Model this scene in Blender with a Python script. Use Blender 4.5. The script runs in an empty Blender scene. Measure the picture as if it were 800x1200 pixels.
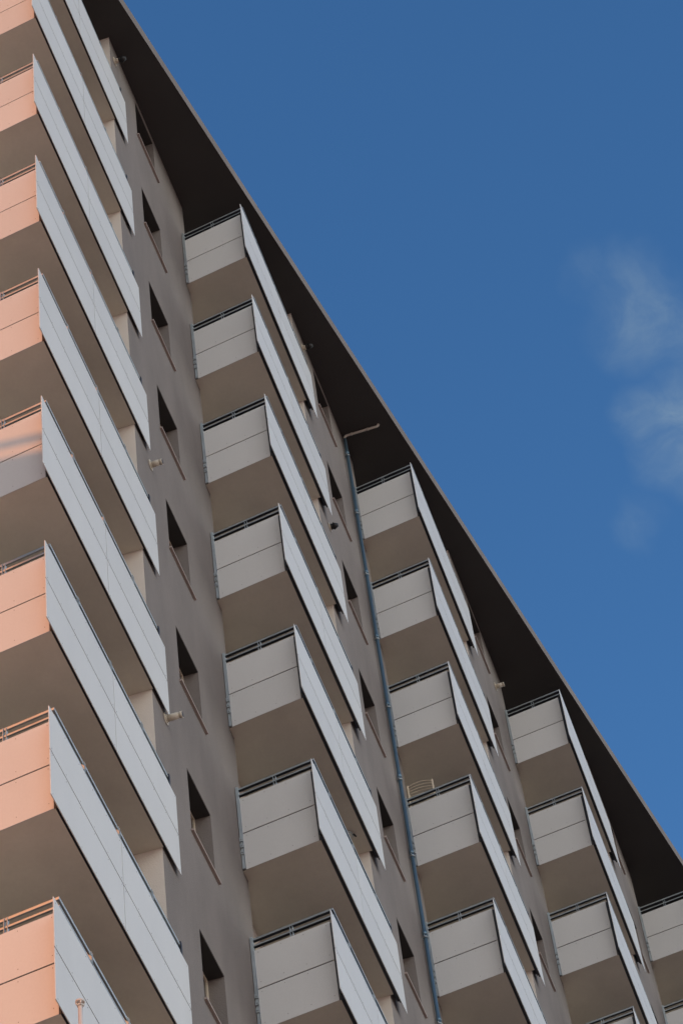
import bpy, bmesh, math, random
from mathutils import Matrix, Vector

scn = bpy.context.scene
SUN_EL, SUN_BACK = math.radians(26.0), math.radians(32.0)   # height of the sun, and how far behind the facade plane
COL = scn.collection
rnd = random.Random(4)

# ------------------------------------------------------------------ materials
def new_mat(name):
    m = bpy.data.materials.new(name)
    m.use_nodes = True
    nt = m.node_tree
    nt.nodes.clear()
    out = nt.nodes.new('ShaderNodeOutputMaterial')
    bsdf = nt.nodes.new('ShaderNodeBsdfPrincipled')
    nt.links.new(bsdf.outputs[0], out.inputs[0])
    return m, nt, bsdf

def surface(name, col, rough=0.6, metal=0.0, var=0.06, scale=1.2, stretch=(1, 1, 1),
            bump=0.0, bump_scale=60.0, spec=0.5, fine=0.0):
    """plain painted / rendered surface with uneven tone of its own"""
    m, nt, b = new_mat(name)
    N, L = nt.nodes, nt.links
    geo = N.new('ShaderNodeNewGeometry')
    mp = N.new('ShaderNodeMapping')
    mp.inputs['Scale'].default_value = stretch
    L.new(geo.outputs['Position'], mp.inputs['Vector'])
    n1 = N.new('ShaderNodeTexNoise')
    n1.inputs['Scale'].default_value = scale
    n1.inputs['Detail'].default_value = 5
    n1.inputs['Roughness'].default_value = 0.6
    L.new(mp.outputs[0], n1.inputs['Vector'])
    mr = N.new('ShaderNodeMapRange')
    mr.inputs['From Min'].default_value = 0.3
    mr.inputs['From Max'].default_value = 0.7
    mr.inputs['To Min'].default_value = 1 - var
    mr.inputs['To Max'].default_value = 1 + var
    L.new(n1.outputs['Fac'], mr.inputs['Value'])
    val = mr.outputs[0]
    if fine:
        n3 = N.new('ShaderNodeTexNoise')
        n3.inputs['Scale'].default_value = scale * 22
        n3.inputs['Detail'].default_value = 3
        L.new(geo.outputs['Position'], n3.inputs['Vector'])
        m3 = N.new('ShaderNodeMapRange')
        m3.inputs['From Min'].default_value = 0.3
        m3.inputs['From Max'].default_value = 0.7
        m3.inputs['To Min'].default_value = 1 - fine
        m3.inputs['To Max'].default_value = 1 + fine
        L.new(n3.outputs['Fac'], m3.inputs['Value'])
        mu = N.new('ShaderNodeMath'); mu.operation = 'MULTIPLY'
        L.new(val, mu.inputs[0]); L.new(m3.outputs[0], mu.inputs[1])
        val = mu.outputs[0]
    # each object a hair lighter or darker than its neighbour
    oi = N.new('ShaderNodeObjectInfo')
    m4 = N.new('ShaderNodeMapRange')
    m4.inputs['To Min'].default_value = 0.965
    m4.inputs['To Max'].default_value = 1.03
    L.new(oi.outputs['Random'], m4.inputs['Value'])
    mu2 = N.new('ShaderNodeMath'); mu2.operation = 'MULTIPLY'
    L.new(val, mu2.inputs[0]); L.new(m4.outputs[0], mu2.inputs[1])
    val = mu2.outputs[0]
    vm = N.new('ShaderNodeVectorMath'); vm.operation = 'SCALE'
    vm.inputs[0].default_value = col
    L.new(val, vm.inputs['Scale'])
    L.new(vm.outputs[0], b.inputs['Base Color'])
    b.inputs['Roughness'].default_value = rough
    b.inputs['Metallic'].default_value = metal
    b.inputs['Specular IOR Level'].default_value = spec
    if bump:
        n2 = N.new('ShaderNodeTexNoise')
        n2.inputs['Scale'].default_value = bump_scale
        n2.inputs['Detail'].default_value = 4
        L.new(geo.outputs['Position'], n2.inputs['Vector'])
        bp = N.new('ShaderNodeBump')
        bp.inputs['Strength'].default_value = bump
        bp.inputs['Distance'].default_value = 0.02
        L.new(n2.outputs['Fac'], bp.inputs['Height'])
        L.new(bp.outputs[0], b.inputs['Normal'])
    return m

M = {}
M['panel'] = surface('light_grey_cladding', (0.68, 0.685, 0.68), rough=0.45, spec=0.3, var=0.022, scale=1.6, stretch=(1, 1, 0.35), fine=0.018)
M['rivet'] = surface('rivet_metal', (0.34, 0.33, 0.33), rough=0.5, metal=0.3)
M['taupe'] = surface('taupe_render', (0.210, 0.183, 0.170), rough=0.85, var=0.13, scale=1.1, stretch=(1, 1, 0.4), bump=0.4, fine=0.035)
M['beige'] = surface('beige_soffit_paint', (0.655, 0.625, 0.535), rough=0.8, var=0.08, scale=0.9, bump=0.1, fine=0.02)
M['floor'] = surface('grey_floor_tile', (0.085, 0.08, 0.075), rough=0.7)
M['head'] = surface('dark_head_panel', (0.03, 0.029, 0.028), rough=0.7)
M['cream'] = surface('cream_render', (0.74, 0.68, 0.62), rough=0.8, var=0.05, scale=1.0, bump=0.2)
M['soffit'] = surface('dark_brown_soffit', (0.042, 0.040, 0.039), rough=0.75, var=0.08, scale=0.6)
M['steel'] = surface('blue_grey_steel', (0.46, 0.50, 0.52), rough=0.60, metal=1.0, var=0.1, scale=6)
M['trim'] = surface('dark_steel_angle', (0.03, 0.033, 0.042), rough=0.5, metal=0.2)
M['pipe'] = surface('blue_grey_downpipe', (0.13, 0.215, 0.29), rough=0.38, metal=0.55, var=0.08, scale=4)
M['sill'] = surface('brown_sill', (0.36, 0.29, 0.26), rough=0.6)
M['frame'] = surface('cream_window_frame', (0.62, 0.54, 0.43), rough=0.5)
M['flue'] = surface('cream_plastic', (0.54, 0.485, 0.40), rough=0.5)
M['arm'] = surface('grey_beige_pipe', (0.52, 0.48, 0.43), rough=0.4)
M['black'] = surface('black_plastic', (0.012, 0.012, 0.014), rough=0.5)
M['white'] = surface('cream_painted_bar', (0.72, 0.62, 0.48), rough=0.5)
M['pole'] = surface('pale_pole_paint', (0.62, 0.60, 0.57), rough=0.4)
M['ground'] = surface('asphalt', (0.15, 0.145, 0.135), rough=0.9, var=0.2, scale=0.08)
M['bounce_paving'] = surface('pale_bounce_paving', (0.78, 0.67, 0.51), rough=0.85, var=0.08, scale=0.3)
M['shadow_caster'] = surface('yellow_caster_paint', (0.55, 0.36, 0.05), rough=0.5)
M['concrete'] = surface('concrete', (0.33, 0.32, 0.30), rough=0.9)
g, nt, b = new_mat('dark_window_glass')
b.inputs['Base Color'].default_value = (0.02, 0.022, 0.026, 1)
b.inputs['Roughness'].default_value = 0.08
M['glass'] = g
g, nt, b = new_mat('lamp_glass')
b.inputs['Base Color'].default_value = (0.55, 0.53, 0.48, 1)
b.inputs['Roughness'].default_value = 0.25
M['lampglass'] = g

# ------------------------------------------------------------------ mesh tools
def box(bm, x0, x1, y0, y1, z0, z1, mi=0):
    vs = [bm.verts.new(c) for c in ((x0, y0, z0), (x1, y0, z0), (x1, y1, z0), (x0, y1, z0),
                                    (x0, y0, z1), (x1, y0, z1), (x1, y1, z1), (x0, y1, z1))]
    for f in ((0, 3, 2, 1), (4, 5, 6, 7), (0, 1, 5, 4), (1, 2, 6, 5), (2, 3, 7, 6), (3, 0, 4, 7)):
        bm.faces.new([vs[i] for i in f]).material_index = mi

def prism(bm, pts, z0, z1, mi_bottom=0, mi=0):
    lo = [bm.verts.new((x, y, z0)) for x, y in pts]
    hi = [bm.verts.new((x, y, z1)) for x, y in pts]
    n = len(pts)
    f = bm.faces.new(lo); f.material_index = mi_bottom
    bm.faces.new(hi).material_index = mi
    for i in range(n):
        j = (i + 1) % n
        bm.faces.new((lo[i], lo[j], hi[j], hi[i])).material_index = mi
    bmesh.ops.recalc_face_normals(bm, faces=bm.faces)

def tube(bm, pts, r, seg=10, mi=0, r1=None, caps=True):
    pts = [Vector(p) for p in pts]
    rings = []
    n = len(pts)
    for i, p in enumerate(pts):
        if i == 0: t = pts[1] - pts[0]
        elif i == n - 1: t = pts[-1] - pts[-2]
        else: t = (pts[i] - pts[i - 1]).normalized() + (pts[i + 1] - pts[i]).normalized()
        t.normalize()
        ref = Vector((0, 0, 1)) if abs(t.z) < 0.9 else Vector((1, 0, 0))
        a = t.cross(ref).normalized(); c = t.cross(a).normalized()
        rr = r if r1 is None else r + (r1 - r) * i / (n - 1)
        rings.append([bm.verts.new(p + (a * math.cos(k * 2 * math.pi / seg) + c * math.sin(k * 2 * math.pi / seg)) * rr)
                      for k in range(seg)])
    for i in range(n - 1):
        for k in range(seg):
            f = bm.faces.new((rings[i][k], rings[i][(k + 1) % seg], rings[i + 1][(k + 1) % seg], rings[i + 1][k]))
            f.material_index = mi; f.smooth = True
    if caps:
        bm.faces.new(rings[0]).material_index = mi
        bm.faces.new(rings[-1]).material_index = mi

def bar(bm, pts, w, h):
    """rectangular tube through points lying in one level"""
    pts = [Vector(p) for p in pts]; rings = []
    n = len(pts)
    for i, p in enumerate(pts):
        d0 = (pts[i] - pts[i - 1]).normalized() if i else None
        d1 = (pts[i + 1] - pts[i]).normalized() if i < n - 1 else None
        t = ((d0 or d1) + (d1 or d0)).normalized()
        a = Vector((-t.y, t.x, 0)) * (w / 2 / max(.4, t.dot(d1 or d0)))
        u = Vector((0, 0, h / 2))
        rings.append([bm.verts.new(p + q) for q in (a + u, -a + u, -a - u, a - u)])
    for i in range(n - 1):
        for k in range(4):
            bm.faces.new((rings[i][k], rings[i][(k + 1) % 4], rings[i + 1][(k + 1) % 4], rings[i + 1][k]))
    bm.faces.new(rings[0]); bm.faces.new(rings[-1])
    bmesh.ops.recalc_face_normals(bm, faces=bm.faces)
    bmesh.ops.bevel(bm, geom=list(bm.edges), offset=0.004, segments=1, affect='EDGES')
    bm.normal_update()
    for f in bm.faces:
        if f.normal.z < -0.6: f.material_index = 1      # underside slot, takes the painted shade

def quad(bm, a, b_, c, d, mi=0):
    f = bm.faces.new([bm.verts.new(p) for p in (a, b_, c, d)]); f.material_index = mi

def mesh(name, bm, mats, bevel=0.0):
    if bevel:
        bmesh.ops.bevel(bm, geom=[e for e in bm.edges if len(e.link_faces) == 2 and e.calc_face_angle(0) > 1.0],
                        offset=bevel, segments=1, affect='EDGES')
    bmesh.ops.recalc_face_normals(bm, faces=bm.faces)
    me = bpy.data.meshes.new(name)
    bm.to_mesh(me); bm.free()
    for m in (mats if isinstance(mats, (list, tuple)) else [mats]):
        me.materials.append(m)
    return me

def link(name, me, parent=None, loc=(0, 0, 0)):
    o = bpy.data.objects.new(name, me)
    COL.objects.link(o)
    if parent is not None: o.parent = parent
    o.location = loc
    return o

def empty(name, loc, label, cat):
    o = bpy.data.objects.new(name, None)
    o.empty_display_size = 0.3
    COL.objects.link(o); o.location = loc
    o['label'] = label; o['category'] = cat
    return o

# ------------------------------------------------------------------ numbers of the block (metres)
H = 2.9                       # storey
P, D = 7.4867, 1.2053         # each bay starts P further along and D further out
ZG = -45.4                    # street level (z = 0 is the top of the top-floor panels)
ZS = 1.454                    # underside of the roof
XE = 3.94                     # end of the loggia, start of the window wall
XK = 8.169                    # end of the window wall
YB = 1.45                     # back of the loggia
WS0, WS1, WB, WT = 5.375, 6.408, 0.135, 1.308
NB = 6
GX = 0.10                     # gable end
ROWS = [11, 10, 8, 6, 4, 2]   # storeys with balconies and windows built, per bay
HP = 1.390                    # panel height
BX = [0, 0, -0.088, -0.126, -0.126, -0.126]
LEN = [4.527, 4.468, 4.453, 4.60, 4.60, 4.60]

def borg(b, r): return Vector((P * b + BX[b], -D * b, -H * r))

block = empty('apartment_block', (18, 6, ZG),
              'tall taupe apartment block in stepped bays with grey panelled balconies under a dark overhanging roof', 'building')
BOFF = Vector((-18, -6, -ZG))
def part(name, me, loc=Vector((0, 0, 0))):
    return link(name, me, block, Vector(loc) + BOFF)

# walls -----------------------------------------------------------------------
def window_wall(rows):
    bm = bmesh.new()
    top = ZS + 0.02
    DEP = 0.28
    xs = (XE, WS0, WS1, XK)
    quad(bm, (xs[0], 0, ZG), (xs[1], 0, ZG), (xs[1], 0, top), (xs[0], 0, top))
    quad(bm, (xs[2], 0, ZG), (xs[3], 0, ZG), (xs[3], 0, top), (xs[2], 0, top))
    z = top
    for r in range(rows):
        zt, zb = WT - H * r, WB - H * r
        quad(bm, (WS0, 0, zt), (WS1, 0, zt), (WS1, 0, z), (WS0, 0, z))
        quad(bm, (WS0, 0, zt), (WS1, 0, zt), (WS1, DEP, zt), (WS0, DEP, zt))
        quad(bm, (WS0, 0, zb), (WS1, 0, zb), (WS1, DEP, zb), (WS0, DEP, zb))
        quad(bm, (WS0, 0, zb), (WS0, DEP, zb), (WS0, DEP, zt), (WS0, 0, zt))
        quad(bm, (WS1, 0, zb), (WS1, DEP, zb), (WS1, DEP, zt), (WS1, 0, zt))
        z = zb
    quad(bm, (WS0, 0, ZG), (WS1, 0, ZG), (WS1, 0, z), (WS0, 0, z))
    # return at the far corner
    quad(bm, (XK, 0, ZG), (XK, YB - D, ZG), (XK, YB - D, top), (XK, 0, top))
    bmesh.ops.remove_doubles(bm, verts=bm.verts, dist=1e-5)
    return mesh('window_wall', bm, M['taupe'])

for b in range(NB):
    o = Vector((P * b + BX[b], -D * b, 0))
    part('window_wall', window_wall(ROWS[b]), o)
    bm = bmesh.new()
    quad(bm, (XE, 0, ZG), (XE, YB, ZG), (XE, YB, ZS + .02), (XE, 0, ZS + .02))
    part('loggia_end_wall', mesh('loggia_end_wall', bm, M['cream']), o)
    bm = bmesh.new()
    x0 = GX if b == 0 else XK - P + BX[b - 1] - BX[b]
    quad(bm, (x0, YB, ZG), (XE, YB, ZG), (XE, YB, ZS + .02), (x0, YB, ZS + .02))
    part('loggia_back_wall', mesh('loggia_back_wall', bm, M['cream']), o)
XR = P * (NB - 1) + XK + BX[5]
YR = 16.0
bm = bmesh.new(); quad(bm, (GX, YB, ZG), (GX, YR, ZG), (GX, YR, ZS + .02), (GX, YB, ZS + .02))
part('gable_wall', mesh('gable_wall', bm, M['taupe']))
bm = bmesh.new(); quad(bm, (GX, YR, ZG), (XR, YR, ZG), (XR, YR, ZS + .02), (GX, YR, ZS + .02))
part('rear_wall', mesh('rear_wall', bm, M['taupe']))
bm = bmesh.new(); quad(bm, (XR, -D * 5, ZG), (XR, YR, ZG), (XR, YR, ZS + .02), (XR, -D * 5, ZS + .02))
part('gable_wall', mesh('gable_wall', bm, M['taupe']))

# roof ------------------------------------------------------------------------
def redge(x): return -0.455 - 0.1612 * (x - 3.248)
bm = bmesh.new()
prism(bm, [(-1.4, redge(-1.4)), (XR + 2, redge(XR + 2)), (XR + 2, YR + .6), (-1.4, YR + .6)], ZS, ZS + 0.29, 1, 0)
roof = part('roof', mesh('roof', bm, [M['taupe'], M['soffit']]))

# balconies -------------------------------------------------------------------
def xs_side(y): return 0.2305 + 0.1581 * (y + 0.0589)

def front_panel(x0, x1, z0, z1, y0, bottom):
    bm = bmesh.new()
    box(bm, x0, x1, y0, y0 + 0.012, z0, z1)
    bmesh.ops.bevel(bm, geom=list(bm.edges), offset=0.0015, segments=1, affect='EDGES')
    n = 6
    for zz in (z0 + 0.045, z1 - 0.045):
        for i in range(n):
            xx = x0 + 0.06 + (x1 - x0 - 0.12) * i / (n - 1)
            tube(bm, [(xx, y0 - 0.0025, zz), (xx, y0 + 0.002, zz)], 0.0065, 8, 1)
    return bm

def side_panel(y0, y1, z0, z1):
    bm = bmesh.new()
    prism(bm, [(xs_side(y0), y0), (xs_side(y1), y1), (xs_side(y1) + 0.012, y1), (xs_side(y0) + 0.012, y0)], z0, z1)
    bmesh.ops.bevel(bm, geom=list(bm.edges), offset=0.0015, segments=1, affect='EDGES')
    n = max(4, round((y1 - y0) / 0.33))
    for zz in (z0 + 0.10, z1 - 0.05):
        for i in range(n):
            yy = y0 + 0.06 + (y1 - y0 - 0.12) * i / (n - 1)
            tube(bm, [(xs_side(yy) - 0.0025, yy, zz), (xs_side(yy) + 0.002, yy, zz)], 0.0065, 8, 1)
    return bm

def make_balcony(corner, L):
    """parts as (name, mesh); local origin = bay origin at the panel-top level"""
    yf = -0.058 if corner else -0.120         # front face of the panels
    dx = -0.449 if corner else 0.0            # the end bay starts further out
    yw = 1.39 if corner else 1.15             # inner end of the side panels
    R = []
    # slab
    bm = bmesh.new()
    ye = yf + (0.042 if corner else 0.066)
    if corner:
        pts = [(xs_side(YB) + dx + .014, YB - .003), (xs_side(ye) + dx + .014, ye), (XE - .004, ye), (XE - .004, YB - .003)]
    else:
        xk = XK - P
        pts = [(xs_side(1.2) + .014, 1.202), (xs_side(ye) + .014, ye), (XE - .004, ye), (XE - .004, YB - .003), (xk + .004, YB - .003), (xk + .004, 1.202)]
    prism(bm, pts, -HP + 0.004, -HP + 0.19, 0, 1)
    slab = mesh('balcony', bm, [M['beige'], M['floor']])
    # front panels: two wide, two high
    mid = (dx + L) / 2
    zm = -HP * 0.497
    for (a, c) in ((dx, mid - .009), (mid + .009, L)):
        for (z0, z1) in ((zm + .0095, 0), (-HP, zm - .0095)):
            R.append(('front_panel', mesh('front_panel', front_panel(a, c, z0, z1, yf, z0 < zm), [M['panel'], M['rivet']])))
    for (z0, z1) in ((zm + .0095, -0.004), (-HP + .002, zm - .0095)):
        bm = side_panel(-0.030 if not corner else 0.0, yw, z0, z1)
        bmesh.ops.translate(bm, verts=bm.verts, vec=(dx, 0, 0))
        R.append(('side_panel', mesh('side_panel', bm, [M['panel'], M['rivet']])))
    # rails: round the corner as one bent tube each
    yr = yf + 0.045
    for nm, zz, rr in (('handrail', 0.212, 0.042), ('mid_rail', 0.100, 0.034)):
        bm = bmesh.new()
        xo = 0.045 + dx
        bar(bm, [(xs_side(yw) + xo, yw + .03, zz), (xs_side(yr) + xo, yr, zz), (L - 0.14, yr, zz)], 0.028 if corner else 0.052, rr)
        R.append((nm, mesh(nm, bm, [M['steel'], M['steel'] if corner else M['trim']])))  # dark underside painted as shade on every bay but the corner one
    # brackets: pairs of flat bars carrying rails and panels
    fx = [mid - 1.22, mid, mid + 1.22]
    for xx in fx:
        bm = bmesh.new()
        for s in (-0.022, 0.014):
            box(bm, xx + s, xx + s + .008, yf + .016, yf + .075, -HP + 0.06, 0.225)
        box(bm, xx - .03, xx + .03, yf + .0125, yf + .018, -.08, -.02)
        R.append(('rail_bracket', mesh('rail_bracket', bm, M['steel'])))
    sy = [0.56] if not corner else [0.64]
    for yy in sy:
        bm = bmesh.new()
        xx = xs_side(yy) + dx
        for s in (-0.024, 0.016):
            box(bm, xx + .016, xx + .07, yy + s, yy + s + .008, -HP + .2, 0.225)
        R.append(('rail_bracket', mesh('rail_bracket', bm, M['steel'])))
    # post with its fixing plates at the wall end of the side railing
    bm = bmesh.new()
    xx = xs_side(yw) + dx
    box(bm, xx - .012, xx + .05, yw + .006, yw + .046, -HP + .02, 0.24)
    for zz in (-0.86, -0.98, -1.11):
        box(bm, xx - .035, xx - .0125, yw - .002, yw + .050, zz, zz + .075)
        tube(bm, [(xx - .05, yw + .02, zz + .035), (xx - .034, yw + .02, zz + .035)], .012, 8)
    R.append(('wall_post', mesh('wall_post', bm, M['steel'])))
    # post at the far end of the front railing, behind the panel
    bm = bmesh.new()
    box(bm, L - .20, L - .15, yf + .016, yf + .056, -HP + .12, 0.255)
    for zz in (-1.16, -1.0):
        box(bm, L - .30, L - .11, yf + .0565, yf + .075 if corner else -0.003, zz, zz + .03)
    R.append(('end_post', mesh('end_post', bm, M['trim'])))
    # steel angle that closes the gap between slab and panels
    bm = bmesh.new()
    box(bm, xs_side(ye) + dx + .03, L - .32, yf + .0125, ye - .003, -HP + 0.02, -HP + .10)
    yc = 0.0 if corner else -0.030
    box(bm, xs_side(yc) + dx + .003, xs_side(yc) + dx + .055, yf + .018, yc - .003, -HP + .11, -.03)     # dark backing box in the corner slot
    box(bm, dx + .03, L - .03, yf + .0135, yf + .0155, zm - .03, zm + .03)      # dark strips put behind the joints for their shadow
    box(bm, mid - .025, mid + .025, yf + .0157, yf + .0175, -HP + .12, -.09)
    y2 = yw - .03
    prism(bm, [(xs_side(0) + dx + .0135, 0.0), (xs_side(y2) + dx + .0135, y2), (xs_side(y2) + dx + .0155, y2), (xs_side(0) + dx + .0155, 0.0)], zm - .03, zm + .03)
    R.append(('edge_angle', mesh('edge_angle', bm, M['trim'])))
    return slab, R

kits = {}
shade_labels = {}
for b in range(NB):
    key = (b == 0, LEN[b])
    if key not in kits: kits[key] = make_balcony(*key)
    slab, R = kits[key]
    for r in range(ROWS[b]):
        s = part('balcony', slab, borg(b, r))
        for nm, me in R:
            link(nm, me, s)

# glazed doors at the back of the loggias
bm = bmesh.new()
dx0, dx1, dz0, dz1 = 1.35, 3.55, -HP + .192, 0.98
for (a, c, d, e) in ((dx0, dx1, dz1 - .07, dz1), (dx0, dx1, dz0, dz0 + .09), (dx0, dx0 + .07, dz0 + .09, dz1 - .07), (dx1 - .07, dx1, dz0 + .09, dz1 - .07),
                     ((dx0 + dx1) / 2 - .05, (dx0 + dx1) / 2 + .05, dz0 + .09, dz1 - .07)):
    box(bm, a, c, YB - .05, YB - .004, d, e)
door_me = mesh('balcony_door', bm, M['frame'], 0.003)
bm = bmesh.new(); box(bm, dx0 + .05, dx1 - .05, YB - .032, YB - .022, dz0 + .07, dz1 - .05)
dpane_me = mesh('pane', bm, M['glass'])
for b in range(NB):
    for r in range(ROWS[b]):
        dr = part('balcony_door', door_me, borg(b, r))
        link('pane', dpane_me, dr)

# windows ---------------------------------------------------------------------
bm = bmesh.new()
y0, y1, w = 0.235, 0.278, 0.062
box(bm, WS0 + .002, WS1 - .002, y0, y1, WT - w, WT - .002)
box(bm, WS0 + .002, WS1 - .002, y0, y1, WB + .002, WB + w)
box(bm, WS0 + .002, WS0 + w, y0, y1, WB + w, WT - w)
box(bm, WS1 - w, WS1 - .002, y0, y1, WB + w, WT - w)
box(bm, (WS0 + WS1) / 2 - .04, (WS0 + WS1) / 2 + .04, y0 - .006, y1, WB + w, WT - w)
frame_me = mesh('window', bm, M['frame'], 0.003)
bm = bmesh.new()
box(bm, WS0 + .04, WS1 - .04, 0.255, 0.262, WB + .04, WT - .04)
pane_me = mesh('pane', bm, M['glass'])
bm = bmesh.new()
box(bm, WS0 - .03, WS1 + .13, -0.042, -0.002, WB - .026, WB + .006)
box(bm, WS0 + .003, WS1 - .003, -0.002, 0.233, WB + .0015, WB + .006)
sill_me = mesh('sill', bm, M['sill'], 0.003)
bm = bmesh.new()
box(bm, WS0 + .003, WS1 - .003, 0.008, 0.233, WT - .012, WT - .003)  # thin near-black panel lining the window head
head_panel_me = mesh('head_panel', bm, M['head'])
for b in range(NB):
    for r in range(ROWS[b]):
        wdw = part('window', frame_me, borg(b, r))
        link('pane', pane_me, wdw)
        link('sill', sill_me, wdw)
        link('head_panel', head_panel_me, wdw)

# flue pipes ------------------------------------------------------------------
def flue(cap, ln):
    bm = bmesh.new()
    tube(bm, [(0, -0.002, 0), (0, -0.014, 0)], 0.095, 20)
    tube(bm, [(0, -0.014, 0), (0, -0.03, 0)], 0.062, 18)
    tube(bm, [(0, -0.03, 0), (0, -ln, 0)], 0.050, 18)
    if not cap:
        tube(bm, [(0, -ln, 0), (0, -ln - .012, 0)], 0.043, 18)
        tube(bm, [(0, -ln - .012, 0), (0, -ln - .05, 0)], 0.050, 18)
    body = mesh('flue_pipe', bm, M['flue'])
    bm = bmesh.new()
    if cap:
        tube(bm, [(0, -ln - .001, 0), (0, -ln - .05, 0)], 0.058, 16)
        tube(bm, [(0, -ln - .05, 0), (0, -ln - .14, 0)], 0.075, 16, r1=0.03)
    else:
        tube(bm, [(0, -ln - .0505, 0), (0, -ln - .053, 0)], 0.041, 16)
    return body, mesh('flue_outlet', bm, M['black'])
for b, r, x, z, cap, ln in ((0, 0, 4.20, 0.974, True, .09), (0, 4, 4.65, 1.313, False, .15), (0, 6, 4.50, 1.457, False, .20),
                            (1, 0, 4.58, 1.062, True, .08), (1, 2, 4.65, 1.448, True, .03), (2, 0, 7.15, 0.30, False, .16)):
    me, cm = flue(cap, ln)
    f = part('flue_pipe', me, borg(b, r) + Vector((x, 0, z)))
    link('flue_outlet', cm, f)

# downpipe --------------------------------------------------------------------
bm = bmesh.new()
PX, PY, PR = 7.39, -0.060, 0.037
def bend(c, r, n=6):
    return [(0, c[1] - r + r * math.cos(t), c[2] - r + r * math.sin(t)) for t in [k * math.pi / 2 / n for k in range(n + 1)]]
zt = ZS - 0.055
tube(bm, [(0, 0, ZG + .3), (0, 0, zt - .10)], PR, 16)
for k in range(24):                       # socket joints
    z = 0.85 - 1.83 * k
    tube(bm, [(0, 0, z - .05), (0, 0, z + .05)], PR + .006, 16)
dp = part('downpipe', mesh('downpipe', bm, M['pipe']), Vector((P + PX, -D + PY, 0)))
bm = bmesh.new()
tube(bm, [(0, 0, -.014), (0, 0, .014)], PR + .014, 16)
box(bm, -.012, .012, PR, -PY - .002, -.012, .012)
box(bm, -.085, -.04, -.006, .006, -.012, .012)
br = mesh('pipe_bracket', bm, M['steel'])
bm = bmesh.new()
AR = 0.027
tube(bm, [(0, 0, zt - .16), (0, 0, zt - .07)] + [(0, -.07 + .07 * math.cos(t), zt - .07 + .07 * math.sin(t)) for t in [k * math.pi / 12 for k in range(1, 6)]] + [(0, -.07, zt), (0, -.70, zt)] +
     [(0, -.70 - .05 * math.sin(t), zt + .05 - .05 * math.cos(t)) for t in [k * math.pi / 12 for k in range(1, 6)]] + [(0, -.75, zt + .05)], AR, 14)
for yy in (-.16, -.52): tube(bm, [(0, yy - .012, zt), (0, yy + .012, zt)], AR + .008, 14)
link('overflow_arm', mesh('overflow_arm', bm, M['arm']), dp)
for k in range(24):
    link('pipe_bracket', br, dp, (0, 0, 0.75 - 1.83 * k))

# ------------------------------------------------------------------ loose things
# round lamp under a balcony of the second bay
o = empty('bulkhead_lamp', borg(1, 4) + Vector((3.42, 0.24, -HP + 0.003)),
          'small round grey bulkhead lamp fixed under a balcony near the cream end wall', 'lamp')
bm = bmesh.new(); tube(bm, [(0, 0, 0), (0, 0, -.035)], .12, 24)
link('lamp_base', mesh('lamp_base', bm, M['steel']), o)
bm = bmesh.new()
prof = [(.10, -.036), (.096, -.06), (.075, -.085), (.04, -.098), (.012, -.1)]
tube(bm, [(0, 0, -.0355), (0, 0, -.055)], .102, 24)
for (a, za), (c, zc) in zip(prof[:-1], prof[1:]):
    pass
link('lamp_glass', mesh('lamp_glass', bm, M['lampglass']), o)
bm = bmesh.new(); tube(bm, [(0, -.125, -.02), (.05, -.16, -.05)], .014, 10)
link('cable_gland', mesh('cable_gland', bm, M['black']), o)

# arched trellis standing behind the side rail of a third-bay balcony
fl = borg(2, 3)
o = empty('arched_trellis', fl + Vector((0.62, 0.90, -HP + 0.192)),
          'cream arched trellis of thin curved bars standing behind a balcony side rail beside the downpipe', 'trellis')
bm = bmesh.new()
hw = 0.235; top = 1.90
for s in (-1, 1):
    box(bm, -.012, .012, s * hw - .012, s * hw + .012, 0, top)
link('trellis_post', mesh('trellis_post', bm, M['white']), o)
bm = bmesh.new()
for k in range(22):
    z = top - .03 - .060 * k
    arc = max(0.0, 0.06 - .012 * k)
    tube(bm, [(0, -hw + 2 * hw * t / 8, z + arc * (1 - (2 * t / 8 - 1) ** 2)) for t in range(9)], .0055, 6)
link('trellis_bars', mesh('trellis_bars', bm, M['white']), o)

# slim pole that rises in front of the lowest balcony at the left
CAM = Vector((-22.4555, -7.9694, -43.7566))
PT = Vector((-22.4555 + 26 * 0.731, -7.9694 + 26 * 0.254, -43.7566 + 26 * 0.633))
o = empty('flagpole', (PT.x, PT.y, ZG), 'slim pale sunlit pole with a round pulley cap rising before the lowest left balcony', 'flagpole')
hgt = PT.z - ZG
bm = bmesh.new(); tube(bm, [(0, 0, 0), (0, 0, hgt * .5), (0, 0, hgt - .05)], .075, 20, r1=.021)
link('pole', mesh('pole', bm, M['pole']), o)
bm = bmesh.new()
tube(bm, [(0, 0, hgt - .06), (0, 0, hgt - .045)], .030, 20)
tube(bm, [(0, 0, hgt - .022), (0, 0, hgt - .004)], .044, 20)
tube(bm, [(0, 0, hgt - .004), (0, 0, hgt + .012)], .03, 20, r1=.012)
for k in range(4):
    a = k * math.pi / 2 + .5
    tube(bm, [(.03 * math.cos(a), .03 * math.sin(a), hgt - .05), (.036 * math.cos(a), .036 * math.sin(a), hgt - .02)], .008, 8)
link('pulley_cap', mesh('pulley_cap', bm, M['pole']), o)

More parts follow.
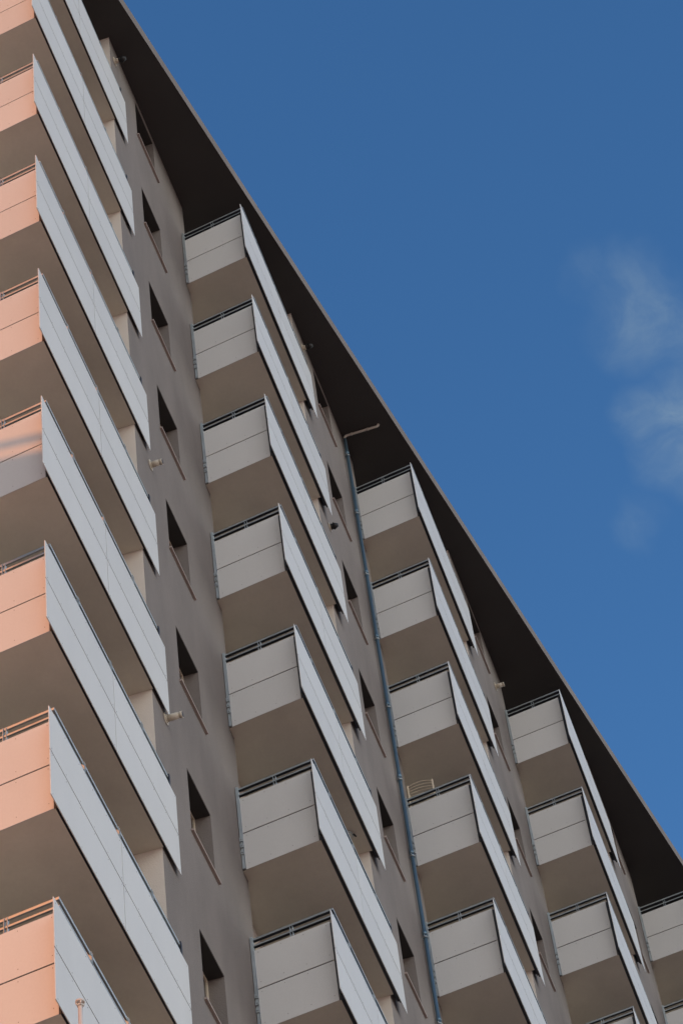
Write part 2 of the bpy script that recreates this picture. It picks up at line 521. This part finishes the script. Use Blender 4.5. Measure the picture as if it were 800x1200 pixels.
# made-up shadow caster out of view, added to shade one corner side panel
SE_, SB_ = SUN_EL, SUN_BACK
SV = Vector((-math.cos(SB_) * math.cos(SE_), math.sin(SB_) * math.cos(SE_), math.sin(SE_)))
jc = Vector((-.4, .4, -16.15)) + SV * 20
jv = Vector((.16, 1, .31)); jv = (jv - SV * (jv.dot(Vector((SV.x, SV.y, 0))) / (SV.x ** 2 + SV.y ** 2))).normalized()
piv = jc - jv * 10
cr = empty('added_shadow_caster', (piv.x, piv.y, ZG), 'added unseen shadow caster with yellow mast and inclined jib left of the block', 'shadow_caster')
cz = piv.z - ZG
bm = bmesh.new()
for sx in (-.8, .8):
    for sy_ in (-.8, .8): box(bm, sx - .07, sx + .07, sy_ - .07, sy_ + .07, 0, cz - .6)
for k in range(int(cz / 1.6) - 1):
    z = k * 1.6; q = 1 if k % 2 else -1
    for sy_ in (-.8, .8):
        tube(bm, [(-.8 * q, sy_, z), (.8 * q, sy_, z + 1.6)], .035, 6); tube(bm, [(sy_, -.8 * q, z), (sy_, .8 * q, z + 1.6)], .035, 6)
link('mast', mesh('mast', bm, M['shadow_caster']), cr)
rotj = jv.to_track_quat('X', 'Z')
bm = bmesh.new(); box(bm, 0, 22, -.3, .3, -.88, .88)
o = link('jib', mesh('jib', bm, M['shadow_caster'], 0.02), cr, (0, 0, cz)); o.rotation_euler = rotj.to_euler()
bm = bmesh.new(); tube(bm, [(0, 0, 1.30), (21.5, 0, 1.30)], .07, 10); tube(bm, [(21.5, 0, 1.30), (21.5, 0, .8)], .07, 10); tube(bm, [(0.2, 0, 1.3), (.2, 0, .8)], .07, 10)
o = link('pendant_bar', mesh('pendant_bar', bm, M['shadow_caster']), cr, (0, 0, cz)); o.rotation_euler = rotj.to_euler()
back = Vector((-jv.x, -jv.y, 0)).normalized().to_track_quat('X', 'Z')
bm = bmesh.new(); box(bm, -.9, 6, -.7, .7, -1.2, -.9); box(bm, 3.6, 5.8, -.9, .9, -.895, .8)
o = link('counter_deck', mesh('counter_deck', bm, M['shadow_caster'], 0.02), cr, (0, 0, cz)); o.rotation_euler = back.to_euler()

# ground ----------------------------------------------------------------------
bm = bmesh.new()
quad(bm, (-3000, -3000, ZG), (3000, -3000, ZG), (3000, 3000, ZG), (-3000, 3000, ZG))
gr = link('ground', mesh('ground', bm, M['ground']))
gr['kind'] = 'structure'
bm = bmesh.new(); box(bm, -400, -1.0, -300, 300, ZG - .3, ZG + .12)  # pale paving added out of view to bounce light under the balconies
pz = link('bounce_paving', mesh('bounce_paving', bm, M['bounce_paving'])); pz['kind'] = 'structure'

# ------------------------------------------------------------------ light
sd = Vector((-math.cos(SUN_BACK) * math.cos(SUN_EL), math.sin(SUN_BACK) * math.cos(SUN_EL), math.sin(SUN_EL)))  # towards the sun
sl = bpy.data.lights.new('sun', 'SUN')
sl.energy = 2.0; sl.angle = math.radians(0.53); sl.color = (0.70, 0.23, 0.055)
so = bpy.data.objects.new('sun', sl); COL.objects.link(so)
so.rotation_euler = sd.to_track_quat('Z', 'Y').to_euler()
so.location = (-60, 30, 30)

WISPS = [((0.627, 0.002, 0.779), .028, .32), ((0.636, -.012, .771), .024, .30), ((0.657, -0.002, 0.753), .026, .48), ((0.652, 0.012, 0.758), .016, .30),
         ((0.664, -.012, .747), .026, .62), ((0.668, 0.004, .744), .020, .48), ((0.678, 0.024, 0.735), .013, .16), ((0.612, 0.014, 0.789), .014, .14)]
FILL_CLOUD = (11.4, 11.4, 10.6)
w = bpy.data.worlds.new('World'); scn.world = w; w.use_nodes = True
nt = w.node_tree; nt.nodes.clear(); N, L = nt.nodes, nt.links
out = N.new('ShaderNodeOutputWorld'); bg = N.new('ShaderNodeBackground')
sky = N.new('ShaderNodeTexSky'); sky.sky_type = 'NISHITA'; sky.sun_disc = False
sky.sun_elevation = SUN_EL
sky.sun_rotation = math.atan2(sd.x, sd.y)
sky.altitude = 50; sky.air_density = 1.0; sky.dust_density = 0.5; sky.ozone_density = 3.0
hs = N.new('ShaderNodeHueSaturation')
hs.inputs['Saturation'].default_value = 1.21
L.new(sky.outputs[0], hs.inputs['Color'])
tc = N.new('ShaderNodeTexCoord')
DIRV = tc.outputs['Generated']
def maprange(src, f0, f1, t0, t1, smooth=True):
    mr = N.new('ShaderNodeMapRange')
    if smooth: mr.interpolation_type = 'SMOOTHSTEP'
    for k, v in (('From Min', f0), ('From Max', f1), ('To Min', t0), ('To Max', t1)): mr.inputs[k].default_value = v
    L.new(src, mr.inputs['Value']); return mr.outputs[0]
def math_(op, a, b_, clamp=False):
    n = N.new('ShaderNodeMath'); n.operation = op; n.use_clamp = clamp
    for i, v in enumerate((a, b_)):
        if isinstance(v, (int, float)): n.inputs[i].default_value = v
        else: L.new(v, n.inputs[i])
    return n.outputs[0]
def noise(scale, detail, rough, dist=0.0, warp=None):
    n = N.new('ShaderNodeTexNoise')
    n.inputs['Scale'].default_value = scale; n.inputs['Detail'].default_value = detail
    n.inputs['Roughness'].default_value = rough; n.inputs['Distortion'].default_value = dist
    L.new(warp or DIRV, n.inputs['Vector']); return n.outputs['Fac']
# thin wisps east of the block: patches with a frayed outline
wn = N.new('ShaderNodeTexNoise'); wn.inputs['Scale'].default_value = 22; wn.inputs['Detail'].default_value = 4
L.new(DIRV, wn.inputs['Vector'])
w1 = N.new('ShaderNodeVectorMath'); w1.operation = 'SUBTRACT'; w1.inputs[1].default_value = (.5, .5, .5)
L.new(wn.outputs['Color'], w1.inputs[0])
w2 = N.new('ShaderNodeVectorMath'); w2.operation = 'SCALE'; w2.inputs['Scale'].default_value = 0.042
L.new(w1.outputs[0], w2.inputs[0])
w3 = N.new('ShaderNodeVectorMath'); w3.operation = 'ADD'
L.new(DIRV, w3.inputs[0]); L.new(w2.outputs[0], w3.inputs[1])
WARP = w3.outputs[0]
prev = None
for (d, rad, amt) in WISPS:
    sub = N.new('ShaderNodeVectorMath'); sub.operation = 'DISTANCE'
    sub.inputs[1].default_value = Vector(d).normalized()
    L.new(WARP, sub.inputs[0])
    v = maprange(sub.outputs['Value'], rad * .05, rad, amt, 0)
    prev = v if prev is None else math_('MAXIMUM', prev, v)
wisp = math_('MULTIPLY', prev, maprange(noise(40, 8, .60, .3, WARP), .28, .70, .35, 1.3), True)
# bright cloud low in the south, added out of view to light the facade fronts
sep = N.new('ShaderNodeSeparateXYZ'); L.new(DIRV, sep.inputs[0])
sw = N.new('ShaderNodeVectorMath'); sw.operation = 'DOT_PRODUCT'; sw.inputs[1].default_value = Vector((-.30, -.95, 0)).normalized()
L.new(DIRV, sw.inputs[0]); south = sw.outputs['Value']
fill_bank = math_('MULTIPLY', maprange(south, .12, .5, 0, 1), maprange(sep.outputs['Z'], .66, .36, 0, 1))
fill_bank = math_('MULTIPLY', fill_bank, maprange(noise(2.6, 6, .55, .3), .30, .50, 0.1, 1.0), True)
# dark cloud round the sun, added unseen to dim the sky on the side panels
wd = N.new('ShaderNodeVectorMath'); wd.operation = 'DOT_PRODUCT'; wd.inputs[1].default_value = Vector((-.72, .69, .05)).normalized()
L.new(DIRV, wd.inputs[0])
west = math_('MULTIPLY', maprange(wd.outputs['Value'], .15, .6, 0, 1), maprange(sep.outputs['Z'], .92, .62, 0, 1))
west = math_('MULTIPLY', west, maprange(noise(3.1, 6, .55, .3), .28, .45, 0.35, 1.0), True)
mixw = N.new('ShaderNodeMix'); mixw.data_type = 'RGBA'
L.new(west, mixw.inputs['Factor']); L.new(hs.outputs[0], mixw.inputs['A'])
mixw.inputs['B'].default_value = (0.48, 0.44, 0.40, 1)
mix = N.new('ShaderNodeMix'); mix.data_type = 'RGBA'
L.new(fill_bank, mix.inputs['Factor']); L.new(mixw.outputs['Result'], mix.inputs['A'])
mix.inputs['B'].default_value = FILL_CLOUD + (1,)
mix2 = N.new('ShaderNodeMix'); mix2.data_type = 'RGBA'
L.new(wisp, mix2.inputs['Factor']); L.new(mix.outputs['Result'], mix2.inputs['A'])
mix2.inputs['B'].default_value = (1.75, 2.35, 2.75, 1)
L.new(mix2.outputs['Result'], bg.inputs['Color'])
bg.inputs['Strength'].default_value = 0.125
L.new(bg.outputs[0], out.inputs[0])

# ------------------------------------------------------------------ camera
yaw, pitch, roll, F = 1.2797, 0.9474, -0.0679, 3277.74
fwd = Vector((math.sin(yaw) * math.cos(pitch), math.cos(yaw) * math.cos(pitch), math.sin(pitch)))
rt = Vector((math.cos(yaw), -math.sin(yaw), 0)); up = rt.cross(fwd)
R_ = rt * math.cos(roll) + up * math.sin(roll); U_ = up * math.cos(roll) - rt * math.sin(roll)
cd = bpy.data.cameras.new('camera'); co = bpy.data.objects.new('camera', cd); COL.objects.link(co)
m = Matrix(((R_.x, U_.x, -fwd.x, CAM.x), (R_.y, U_.y, -fwd.y, CAM.y), (R_.z, U_.z, -fwd.z, CAM.z), (0, 0, 0, 1)))
co.matrix_world = m
cd.sensor_fit = 'HORIZONTAL'; cd.sensor_width = 36.0
cd.lens = 36.0 * F / 800
cd.shift_x = 252.08 / 800; cd.shift_y = -308.71 / 800
cd.clip_start = 0.1; cd.clip_end = 8000
scn.camera = co

scn.view_settings.view_transform = 'Standard'
scn.view_settings.look = 'None'
scn.view_settings.exposure = 0.5
scn.view_settings.gamma = 1.0
scn.cycles.max_bounces = 10
scn.cycles.diffuse_bounces = 6
